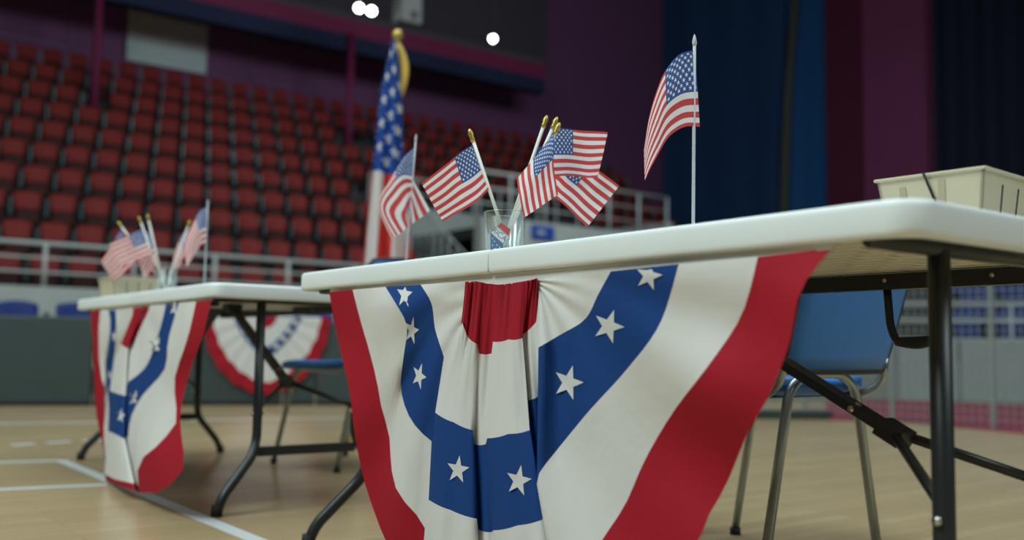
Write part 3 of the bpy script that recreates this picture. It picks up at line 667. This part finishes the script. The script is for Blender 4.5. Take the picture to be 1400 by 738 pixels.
# fan bunting hung on the barrier: polar pleats
d01 = (B[1] - B[0]).normalized(); nb2 = Vector((d01.y, -d01.x, 0))
hp = B[0] + nb2 * .075
cc = at_plane(366, 432, hp, nb2); rads = [0.02, .10, .27, .36, .56, .66]
rt = empty('fan_bunting', 'small flat fan bunting with blue starred ring hung on the dark barrier', 'bunting', cc); 
na_ = 96
def bp(a, r):
    pw = 1.15 + .75 * abs(r - .30) / .36; q = (abs(math.cos(a)) ** pw + abs(math.sin(a)) ** pw + 1e-9) ** (-1 / pw) * (1 + .012 * math.sin(a * 22)) * (1.0 + .06 * math.sin(a)); pl = .003 * math.sin(a * 22) * min(1, r / .15)
    return d01 * (r * q * math.cos(a) * .84) - Z * (r * q * math.sin(a)) + nb2 * (.02 + pl)
for b, (nm, mt) in enumerate(NAMES):
    V = []; Fc = []
    for i in range(na_ + 1):
        for k in range(4): V.append(bp(PI * i / na_, rads[b] + (rads[b + 1] - rads[b]) * k / 3))
    for i in range(na_):
        for k in range(3): a = i * 4 + k; Fc.append((a, a + 1, a + 5, a + 4))
    mk(nm, V, Fc, M[mt], rt)
for k in range(9):
    a = PI * (k + .5) / 9; c = bp(a, .315) + nb2 * .016; V = [c]
    for j in range(10): th = j * PI / 5; r = (.040 if j % 2 == 0 else .016); V.append(c + d01 * r * math.sin(th) + Z * r * math.cos(th))
    mk('star', V, [(0, 1 + j, 1 + (j + 1) % 10) for j in range(10)], M['star'], rt)

# ------------------------------------------------------------------ blue chairs with grey tube legs (local +x forward, rear at x=0)
def make_chair(label, loc, rz, hb=.37):
    r = empty('stacking_chair', label, 'chair', loc, rz)
    tube('rear_legs', fillet([(.005, -.235, .012), (0, -.135, .455), (.0, -.075, .492), (.0, .075, .492), (0, .135, .455), (.005, .235, .012)], .06, 8), .0125, M['chrome'], r, 12)
    for sg in (-1, 1):
        tube('side_frame', fillet([(.47, sg * .215, .012), (.375, sg * .19, .40), (.33, sg * .185, .438), (.03, sg * .20, .435), (-.03, sg * .210, .47), (-.042, sg * .204, .535)], .05, 8), .0115, M['chrome'], r, 12)
        for x, yy in ((.47, .215), (.005, .235)): tube('foot_cap', [(x, sg * yy, .02), (x, sg * (yy + .001), .0)], .016, M['rubber'], r, 10)
    # seat pad
    n = 10; V = []; Fc = []
    for side in (0, 1):
        for i in range(n + 1):
            for j in range(n + 1):
                x = i / n; y = j / n * 2 - 1; ww = .225 * (1 - .12 * (1 - x) ** 2) * (1 - .06 * max(0, abs(x * 2 - 1) - .7) / .3)
                z = .458 + .012 * (abs(y) ** 3) - .02 * max(0, (x - .75) / .25) ** 2 - .012 * math.sin(PI * x) + (.026 if side == 0 else -.024) * (1 - .5 * max(abs(x * 2 - 1), abs(y)) ** 8)
                V.append((.015 + x * .425, y * ww, z))
    m = n + 1; k = m * m
    for i in range(n):
        for j in range(n): a = i * m + j; Fc.append((a, a + m, a + m + 1, a + 1)); Fc.append((k + a, k + a + 1, k + a + m + 1, k + a + m))
    ring = [j for j in range(m)] + [i * m + n for i in range(1, m)] + [n * m + j for j in range(n - 1, -1, -1)] + [i * m for i in range(n - 1, 0, -1)]
    for a, b in zip(ring, ring[1:] + ring[:1]): Fc.append((a, b, k + b, k + a))
    seat = mk('seat', V, Fc, M['chairblue'], r)
    bm = bmesh.new(); abox(bm, (.22, 0, .438), (.34, .36, .012)); frombm('seat_pan', bm, M['chairtrim'], r)
    V = []; Fc = []
    for side in (0, 1):
        for i in range(n + 1):
            for j in range(n + 1):
                v = i / n; y = j / n * 2 - 1; rnd = 1 - .16 * max(0, (v - .8) / .2) ** 2 - .05 * max(0, (.12 - v) / .12)
                V.append((-.035 - .105 * v - .03 * (1 - y * y) + (.012 if side == 0 else -.012) * (1 - .5 * max(abs(v * 2 - 1), abs(y)) ** 8), y * .222 * rnd * (.93 + .07 * v), .50 + hb * v - .012 * y * y * (v > .9)))
    Fb = [tuple(f) for f in []]
    for i in range(n):
        for j in range(n): a = i * m + j; Fc.append((a, a + 1, a + m + 1, a + m)); Fc.append((k + a, k + a + m, k + a + m + 1, k + a + 1))
    for a, b in zip(ring, ring[1:] + ring[:1]): Fc.append((a, k + a, k + b, b))
    back = mk('backrest', V, Fc, M['chairblue'], r)
    pe = [(V[a] if False else tuple((V[a][q] + V[k + a][q]) / 2 for q in range(3))) for a in ring]
    Vt, Ft = tube_geo(pe + [pe[0]], .0085, 8); mk('edge_trim', Vt, Ft, M['chairtrim'], back)
    return r
FU = YAW + PI / 2
c1 = tabpt(O1, .845, .985, 0); make_chair('blue padded chair with grey tube legs behind the table carrying the tan tray', c1, FU)
make_chair('blue chair with grey tube legs behind the table in front of the dark barrier', (-.59, 4.43, 0), FU + .25, .43)

# ------------------------------------------------------------------ small stick flags
def flag_cloth(parent, ctrl, y0, mat, sub=6, wave=.004, vs=None, us=(0, 1)):
    # ctrl[row][col] = (px, py, extra distance); rows run from the top edge down, columns from hoist to fly
    nr, ncn = len(ctrl), len(ctrl[0])
    P3 = [[at_y(c[0], c[1], y0 + (c[2] if len(c) > 2 else 0)) for c in row] for row in ctrl]
    rows = [smooth_path(r, sub) for r in P3]; nc = len(rows[0]); colsm = []
    for j in range(nc):
        cpts = [r[j] for r in rows]; colsm.append(smooth_path(cpts, 10 if nr == 2 else 6))
    nr2 = len(colsm[0]); V = []; UV = []; Fc = []
    for j in range(nc):
        for i in range(nr2):
            u = us[0] + (us[1] - us[0]) * j / (nc - 1); v = 1 - i / (nr2 - 1)
            if vs: x = i / (nr2 - 1) * (nr - 1); k0 = min(int(x), nr - 2); v = vs[k0] + (vs[k0 + 1] - vs[k0]) * (x - k0)
            V.append(colsm[j][i] + Vector((0, wave * math.sin(u * 9 + v * 3), 0))); UV.append((u, v))
    for j in range(nc - 1):
        for i in range(nr2 - 1): a = j * nr2 + i; Fc.append((a, a + 1, a + nr2 + 1, a + nr2))
    inv = Matrix.Translation(-parent.location)
    o = mk('flag_cloth', V, Fc, mat, None, True, UV); o.parent = parent; o.matrix_parent_inverse = inv; return o
def stick_flag(label, top, bot, y0, ctrl, group, tip='gold', r=.0038, base=None, ybot=None, wave=.003, mat=None, stickmat=None, name='hand_flag', vs=None, extra=None, us=(0, 1)):
    a = at_y(*top, y0); b = at_y(*bot, ybot or y0) if base is None else base
    root = empty(name, label, 'flag', b, 0, group); inv = Matrix.Translation(-b)
    def add(o): o.parent = root; o.matrix_parent_inverse = inv; return o
    add(tube('stick', [b, a], r, stickmat or M['stick'], None, 8)); d = (a - b).normalized()
    if tip == 'gold': add(tube('finial', [a - d * .006, a, a + d * .004, a + d * .012, a + d * .020, a + d * .0235], [r * 1.3, r * 1.5, r * 1.25, r * 1.7, r * 1.1, r * .3], M['gold'], None, 10))
    else: add(tube('finial', [a - d * .002, a + d * .006, a + d * .016, a + d * .022], [r * 1.0, r * 1.5, r * .9, r * .2], M['stick2'], None, 10))
    c = flag_cloth(root, ctrl, y0, mat or M['flag'], wave=wave, vs=vs, us=us)
    if extra: flag_cloth(root, extra[0], y0, mat or M['flag'], wave=wave, vs=extra[1], us=extra[2])
    return root
def zz(ox, oy, sc): return lambda *p: (ox + p[0] / sc, oy + p[1] / sc, *(p[2:]))
# glass on the near table
G1 = tabpt(O1, 1.045, .12, ZT); yg = G1.y; kpx = F / yg
gx = project(G1)[0]
def tumbler(label, base, rtop, rbot, h):
    g = empty('glass_tumbler', label, 'glass', base); t = .0025
    lathe('glass_body', [(.0005, .0005), (rbot * .9, .0005), (rbot, .004), (rtop, h - .003), (rtop + .0012, h - .001), (rtop, h), (rtop - t, h - .002)], M['glass'], g, 40, close=True)
    return g
GH = at_y(690, 290.5, yg).z - ZT
gl = tumbler('printed clear glass tumbler holding hand flags on the table with the tan tray', at_y(690, 300, yg) * 1.0, .0455, .040, GH)
gl.location.z = ZT + .0005; GB = Vector(gl.location)
# printed patch wrapped on the glass
phi0 = math.atan2(-GB.y, -GB.x)
def wrap(x, z, extra=.0008):   # x: arc length to the viewer's right
    r = .040 + (.0455 - .040) * z / GH + extra; a = phi0 + x / r; return (r * math.cos(a), r * math.sin(a), z)
def wrapped(name, quad, mat, nu=14, nv=4, extra=.0008):
    V = []; Fc = []
    for i in range(nu + 1):
        for j in range(nv + 1):
            u, v = i / nu, j / nv
            x = (quad[0][0] * (1 - u) + quad[1][0] * u) * (1 - v) + (quad[3][0] * (1 - u) + quad[2][0] * u) * v
            z = (quad[0][1] * (1 - u) + quad[1][1] * u) * (1 - v) + (quad[3][1] * (1 - u) + quad[2][1] * u) * v
            V.append(wrap(x, z, extra))
    for i in range(nu):
        for j in range(nv): a = i * (nv + 1) + j; Fc.append((a, a + nv + 1, a + nv + 2, a + 1))
    return mk(name, V, Fc, mat, gl)
def gpx(x, y): return ((x - 690) / (F / GB.y), (at_y(690, y, GB.y).z - ZT))
band = [gpx(671, 321), gpx(688, 335), gpx(695, 328), gpx(678, 313)]
wrapped('printed_band', band, M['printwhite'], extra=.0012)
wrapped('printed_blue_field', [gpx(669, 346), gpx(690, 346), gpx(688, 336), gpx(669, 321)], M['printblue'])
wrapped('printed_red_field', [gpx(681, 313), gpx(696, 326), gpx(698, 317), gpx(685, 308)], M['printred'])
for (x, y) in ((673, 329), (676, 333), (680, 338), (673, 338), (684, 341), (677, 343)):
    cx, cz = gpx(x, y); V = [wrap(cx, cz, .0012)] + [wrap(cx + (.0022 if j % 2 == 0 else .0009) * math.sin(j * PI / 5), cz + (.0022 if j % 2 == 0 else .0009) * math.cos(j * PI / 5), .0012) for j in range(10)]
    mk('printed_star', V, [(0, 1 + j, 1 + (j + 1) % 10) for j in range(10)], M['printwhite'], gl)
cu = bpy.data.curves.new('lettering', 'FONT'); cu.body = 'RICA'; cu.size = .017; cu.align_x = 'CENTER'; cu.align_y = 'CENTER'
to = bpy.data.objects.new('lettering_curve', cu); COL.objects.link(to); dg = bpy.context.evaluated_depsgraph_get(); tm = bpy.data.meshes.new_from_object(to.evaluated_get(dg)); bpy.data.objects.remove(to)
bx, bz = gpx(683, 324); ang = math.atan2(band[1][1] - band[0][1], band[1][0] - band[0][0])
for v in tm.vertices:
    x, y = v.co.x, v.co.y; v.co = wrap(bx + x * math.cos(ang) - y * math.sin(ang), bz + x * math.sin(ang) + y * math.cos(ang), .0016)
tm.name = 'lettering'; tm.materials.clear(); tm.materials.append(M['printblue']); to = bpy.data.objects.new('lettering', tm); COL.objects.link(to); to.parent = gl

q = zz(560, 160, 3.5)
gg = 'hand flags in the printed glass'
gb = lambda dx, dy: GB + Vector((dx, dy, .014))
yF = GB.y
stick_flag('small flag on a white stick leaning left out of the printed glass', (646, 190), (0, 0), yF - .01, [
    [q(308, 130), q(250, 165, -.01), q(190, 212, -.015), q(125, 265, -.005), q(58, 320)], [q(342, 240), q(290, 285, -.006), q(225, 325, -.012), q(165, 372, -.008), q(108, 412)], [q(378, 345), q(330, 395, -.01), q(275, 435, -.012), q(215, 465, -.006), q(158, 500)]], gg, base=gb(.012, 0))
yB = yF - .03
stick_flag('small flag drooping down to the left from the steepest stick in the printed glass', (759.5, 181), (0, 0), yF - .02, [
    [q(690, 75, -.015), q(690, 150, -.03), q(690, 230, -.03), q(700, 305, -.03), q(710, 372, -.03)], [q(600, 190, -.01), q(600, 250, -.03), q(610, 310, -.035), q(618, 370, -.04), q(628, 428, -.04)], [q(512, 295, -.01), q(520, 345, -.02), q(528, 392, -.03), q(536, 435, -.04), q(547, 482, -.04)]], gg, base=gb(-.008, -.01))
stick_flag('small flag flying out flat to the right above the printed glass', (756.5, 173), (0, 0), yF + .01, [
    [q(668, 56), q(740, 56), q(810, 62), q(880, 68), q(948, 73)], [q(680, 170, -.005), q(745, 172), q(805, 178, .006), q(865, 182), q(925, 180)], [q(692, 285, -.01), q(745, 280), q(800, 285, .01), q(850, 290), q(900, 288)]], gg, base=gb(-.012, .012))
stick_flag('small flag pointing down to the right beneath the flat flying flag', (743.5, 171), (0, 0), yF + .035, [
    [q(606, 140), q(778, 150), q(835, 200), q(890, 243), q(945, 285), q(1003, 330)], [q(575, 235), q(715, 250), q(770, 295, -.006), q(825, 340, -.008), q(875, 385), q(927, 428)], [q(545, 330), q(655, 345), q(700, 385), q(750, 430, -.008), q(800, 478), q(851, 526)]], gg, base=gb(-.008, .018), us=(-.25, 1))
# standing flag on the near table (right)
def stand_base(root_label, p):
    b = lathe('flag_base', [(.0005, 0), (.028, 0), (.028, .006), (.012, .010), (.006, .016), (.0005, .016)], M['stick2'], None, 24); return b
def standing(label, top, botpx, o, s_guess_w, ctrl, r, wave, z0=ZT, group=None, vs=None, extra=None):
    # foot of the stick on the table top at depth w from the front edge
    pl = tabpt(o, 0, s_guess_w, 0); f = at_plane(botpx[0], botpx[1], pl, W); f = Vector((f.x, f.y, z0))
    root = stick_flag(label, top, (0, 0), f.y, ctrl, group, tip='silver', r=r, base=f + Z * .008, wave=wave, stickmat=M['stick2'], name='standing_flag', vs=vs, extra=extra)
    b = stand_base('', f); b.location = f; b.parent = root; b.matrix_parent_inverse = Matrix.Translation(-root.location); return root
q = zz(850, 20, 2.05)
standing('single flag drooping from a grey rod, standing alone near the strapped tan tray', (949.5, 62), (947.6, 310), O1, .28, [
    [q(205, 99), q(160, 113, -.01), q(122, 158, -.02), q(97, 217, -.02), q(76, 290, -.01), q(62, 378, 0)],
    [q(213, 206), q(168, 214, -.02), q(125, 248, -.03), q(99, 305, -.03), q(78, 362, -.015), q(63, 423, 0)],
    [q(219, 314), q(176, 314, -.01), q(132, 343, -.02), q(101, 393, -.02), q(80, 432, -.01), q(65, 466, 0)]], .0033, .002)
q = zz(490, 180, 3.69)
standing('single flag folded round its grey rod, standing beside the printed glass', (568.3, 193), (553.7, 353), O1, .35, [
    [q(284, 76), q(228, 132, -.02), q(160, 240, -.03), q(100, 368, -.03), q(165, 541, -.02)],
    [q(279, 140), q(226, 152, -.03), q(164, 248, -.035), q(103, 371, -.035), q(170, 539, -.025)],
    [q(271, 214), q(222, 210, -.035), q(168, 262, -.04), q(108, 376, -.04), q(178, 535, -.03)],
    [q(268, 275, -.003), q(238, 282, -.033), q(198, 325, -.038), q(152, 402, -.036), q(210, 514, -.025)],
    [q(264, 338, -.006), q(255, 360, -.03), q(245, 395, -.035), q(238, 430, -.03), q(250, 480, -.02)]], .0025, .001, vs=(1, .77, .50, .24, 0),
    extra=([[q(270, 236, .012), q(300, 285, .02), q(330, 340, .022), q(362, 398, .02)], [q(266, 300, .010), q(280, 350, .018), q(295, 395, .02), q(312, 436, .02)], [q(262, 350, .008), q(262, 390, .014), q(260, 430, .016), q(256, 474, .015)]], (.46, .25, .0), (.45, 1.0)))
# far table flags
q = zz(120, 280, 5.27)
G2p = at_plane(227, 392, tabpt(O2, 0, .22, 0), W); G2 = Vector((G2p.x, G2p.y, ZT + .0005))
y2 = G2.y; H2 = at_y(227, 366, y2).z - ZT
tumbler('clear glass tumbler holding hand flags on the table in front of the barrier', G2, .046, .040, H2)
gg = 'hand flags in the plain glass'; g2 = lambda dx, dy: G2 + Vector((dx, dy, .014))
stick_flag('small flag with fly hanging beside the plain glass, behind the broad leaning flag', q(438, 105)[:2], (0, 0), y2 + .0, [
    [q(448, 160), q(420, 235), q(390, 310), q(365, 385)], [q(475, 290), q(445, 355), q(412, 420), q(385, 468)], [q(505, 400), q(475, 450), q(440, 500), q(405, 547)]], gg, base=g2(.0, 0))
stick_flag('broad small flag leaning left out of the plain glass', q(380, 120)[:2], (0, 0), y2 - .03, [
    [q(385, 178), q(310, 212, -.01), q(230, 245), q(155, 280)], [q(430, 262), q(350, 298, -.01), q(275, 328), q(200, 362)], [q(474, 345), q(400, 382, -.01), q(320, 410), q(245, 442)]], gg, base=g2(.012, -.015))
stick_flag('small flag behind the broad leaning flag with stripes falling to lower left', q(238, 150)[:2], (0, 0), y2 + .05, [
    [q(240, 178), q(195, 250), q(145, 330), q(95, 408)], [q(300, 285), q(250, 350), q(195, 420), q(140, 478)], [q(365, 395), q(310, 450), q(250, 500), q(187, 548)]], gg, base=g2(.018, .015))
stick_flag('narrow drooping small flag leaning right out of the plain glass', q(725, 150)[:2], (0, 0), y2 + .02, [
    [q(722, 178), q(670, 235), q(630, 330), q(605, 460)], [q(712, 250), q(685, 310), q(655, 380), q(625, 465)], [q(700, 330), q(690, 380), q(672, 420), q(650, 460)]], gg, base=g2(-.015, .01))
standing('single flag drooping from a thin rod, standing beside the plain glass', q(864, 2)[:2], q(840, 555)[:2], O2, .25, [
    [q(862, 10), q(810, 42, -.02), q(755, 140, -.03), q(697, 275, -.03), q(712, 455, -.02)],
    [q(858, 150), q(825, 160, -.03), q(785, 205, -.04), q(745, 290, -.04), q(750, 390, -.03)],
    [q(854, 276), q(835, 284, -.01), q(815, 290, -.015), q(805, 300, -.015), q(798, 318, -.01)]], .0028, .001)

# ------------------------------------------------------------------ tan trays
def tray(label, loc, rz, lx, ly, h):
    r = empty('carton_tray', label, 'tray', loc, rz); fl_ = .014; t = .005
    def wall(nm, a0, b0, a1, b1, inn):
        V = [Vector((*a0, .001)), Vector((*b0, .001)), Vector((*b1, h)), Vector((*a1, h))]; V += [v + Vector((*inn, 0)) * t for v in V]
        return mk(nm, V, [(0, 1, 2, 3), (7, 6, 5, 4), (0, 4, 5, 1), (1, 5, 6, 2), (2, 6, 7, 3), (3, 7, 4, 0)], M['tan'], r, smooth=False)
    c0 = [(-lx / 2 + fl_, -ly / 2 + fl_), (lx / 2 - fl_, -ly / 2 + fl_), (lx / 2 - fl_, ly / 2 - fl_), (-lx / 2 + fl_, ly / 2 - fl_)]; c1 = [(-lx / 2, -ly / 2), (lx / 2, -ly / 2), (lx / 2, ly / 2), (-lx / 2, ly / 2)]
    inn = [(0, 1), (-1, 0), (0, -1), (1, 0)]; ws = []
    for i in range(4): j = (i + 1) % 4; ws.append(wall('side_panel', c0[i], c0[j], c1[i], c1[j], inn[i]))
    bm = bmesh.new(); abox(bm, (0, 0, .004), (lx - 2 * fl_, ly - 2 * fl_, .005)); frombm('bottom_panel', bm, M['tan'], r)
    bm = bmesh.new()
    for i in range(4):
        a, b = Vector((*c1[i], h)), Vector((*c1[(i + 1) % 4], h)); m = (a + b) / 2; hor = i % 2 == 0
        abox(bm, m, ((b - a).length + .008 if hor else .010, .010 if hor else (b - a).length + .008, .005), .0015, 1)
    frombm('rim', bm, M['tan'], r)
    for i in range(4):
        a0, b0, a1, b1 = (Vector((*c, 0)) for c in (c0[i], c0[(i + 1) % 4], c1[i], c1[(i + 1) % 4])); n = -Vector((*inn[i], 0))
        for k, (f, wd, mt, z0, z1) in enumerate(((.24, .012, 'tandark', .35, .85), (.62, .012, 'tandark', .2, .9)) if i % 2 == 0 else ((.28, .003, 'dark', .0, .82), (.52, .003, 'dark', .0, .82), (.76, .003, 'dark', .0, .82))):
            V = []
            for zf, (a, b) in ((z0, (0, 0)), (z1, (0, 0))):
                p = (a0.lerp(b0, f)).lerp(a1.lerp(b1, f), zf) + Z * (h * zf) + n * .0012; dd = (b0 - a0).normalized() * wd / 2; V += [p - dd, p + dd]
            mk('slot', [V[0], V[1], V[3], V[2]] + [v - n * .002 for v in (V[0], V[1], V[3], V[2])], [(0, 1, 2, 3), (0, 4, 5, 1), (1, 5, 6, 2), (2, 6, 7, 3), (3, 7, 4, 0)], M[mt], ws[i], smooth=False)
    return r, c0, c1
bh = .105
pA = at_plane(1345, 229, (0, 0, ZT + bh), Z); pB = at_plane(1199, 248, (0, 0, ZT + bh), Z); pC = at_plane(1400, 250, (0, 0, ZT + bh), Z)
lx = (pA - pB).length; dv = (pA - pB).normalized(); pv = Vector((-dv.y, dv.x, 0)); ly = .26
ctr = (pA + pB) / 2 + pv * ly / 2; ctr.z = ZT
tr, c0, c1 = tray('tan carton tray with a black strap on the corner of the large table', ctr, math.atan2(dv.y, dv.x), lx, ly, bh)
f = .47; a = Vector((c1[0][0] + (c1[1][0] - c1[0][0]) * f, c1[0][1], bh)); b = Vector((c0[0][0] + (c0[1][0] - c0[0][0]) * (f + .16), c0[0][1], .03))
tube('strap', [a + Vector((-.003, .012, .004)), a + Vector((0, -.006, .003)), a.lerp(b, .5) - Vector((0, .006, 0)), b - Vector((0, .004, 0))], .0022, M['dark'], tr, 8)
tube('strap_bead', [b - Vector((.006, .006, .0)), b + Vector((.006, -.006, 0))], .004, M['printwhite'], tr, 10)
p2 = at_plane(178, 400, tabpt(O2, 0, .16, 0), W); tray('tan carton tray behind the hand flags on the table in front of the barrier', Vector((p2.x, p2.y, ZT)), RZ, .24, .22, .09)

# ------------------------------------------------------------------ large flag on a floor pole
yP = 5.6
pt = at_y(543.5, 56, yP); fb = Vector((pt.x - .10, yP, 0))
fp = empty('pole_flag', 'tall flag with gold fringe hanging folded on a floor pole behind the tables', 'flag', fb)
tube('pole', [(0, 0, .05), pt - fb], .014, M['gold'], fp, 12)
lathe('floor_base', [(.001, 0), (.17, 0), (.17, .02), (.10, .05), (.03, .08), (.02, .14), (.001, .14)], M['gold'], fp, 28)
bl = lathe('finial_ball', [(.001, -.035)] + [(.034 * math.sin(PI * k / 10), -.034 * math.cos(PI * k / 10)) for k in range(1, 10)] + [(.001, .034)], M['gold'], fp, 16); bl.location = pt - fb + Vector((0, 0, .035))
lathe('finial_collar', [(.012, -.07), (.02, -.05), (.012, -.02), (.018, 0)], M['gold'], fp, 14).location = pt - fb
lft = [(538, 62), (533, 85), (522, 135), (514, 210), (508, 265), (499, 357), (492, 450), (489, 520)]; rgt = [(545, 62), (548, 100), (552, 150), (553.5, 210), (557, 265), (565, 357), (570, 450), (571, 520)]
n = 36; lr = resample(lft, 40); rr = resample(rgt, 40); V = []; UV = []; Fc = []
for i in range(40):
    a = at_y(*lr[i], yP); b = at_y(*rr[i], yP); g = i / 39
    for k in range(n + 1):
        t = k / n; ph = t * 2 * PI * 2.5; amp = .055 * min(1, .15 + g * 1.2)
        p = a.lerp(b, t) + Vector((0, -.09 - .06 * math.sin(PI * t) * (.3 + g) + amp * math.sin(ph + g * .8), 0)); V.append(p - fb)
        diag = .30 * (t - .5) * g * .0; UV.append((min(.999, .02 + .98 * g * .98 + (.03 * (.5 - t))), max(.01, .93 - (.34 * t) * (.35 + .65 * g))))
for i in range(39):
    for k in range(n): a = i * (n + 1) + k; Fc.append((a, a + 1, a + n + 2, a + n + 1))
mk('flag_cloth', V, Fc, M['bigflag'], fp, True, UV)
ft = [at_y(x, y, yP - .05) - fb for x, y in ((545, 60), (550, 75), (553, 95), (551, 115), (548, 132))]
tube('gold_fringe', smooth_path(ft, 5), [.010 + .016 * math.sin(PI * k / 20) for k in range(21)], M['goldcloth'], fp, 10, ra=1, rb=.5)
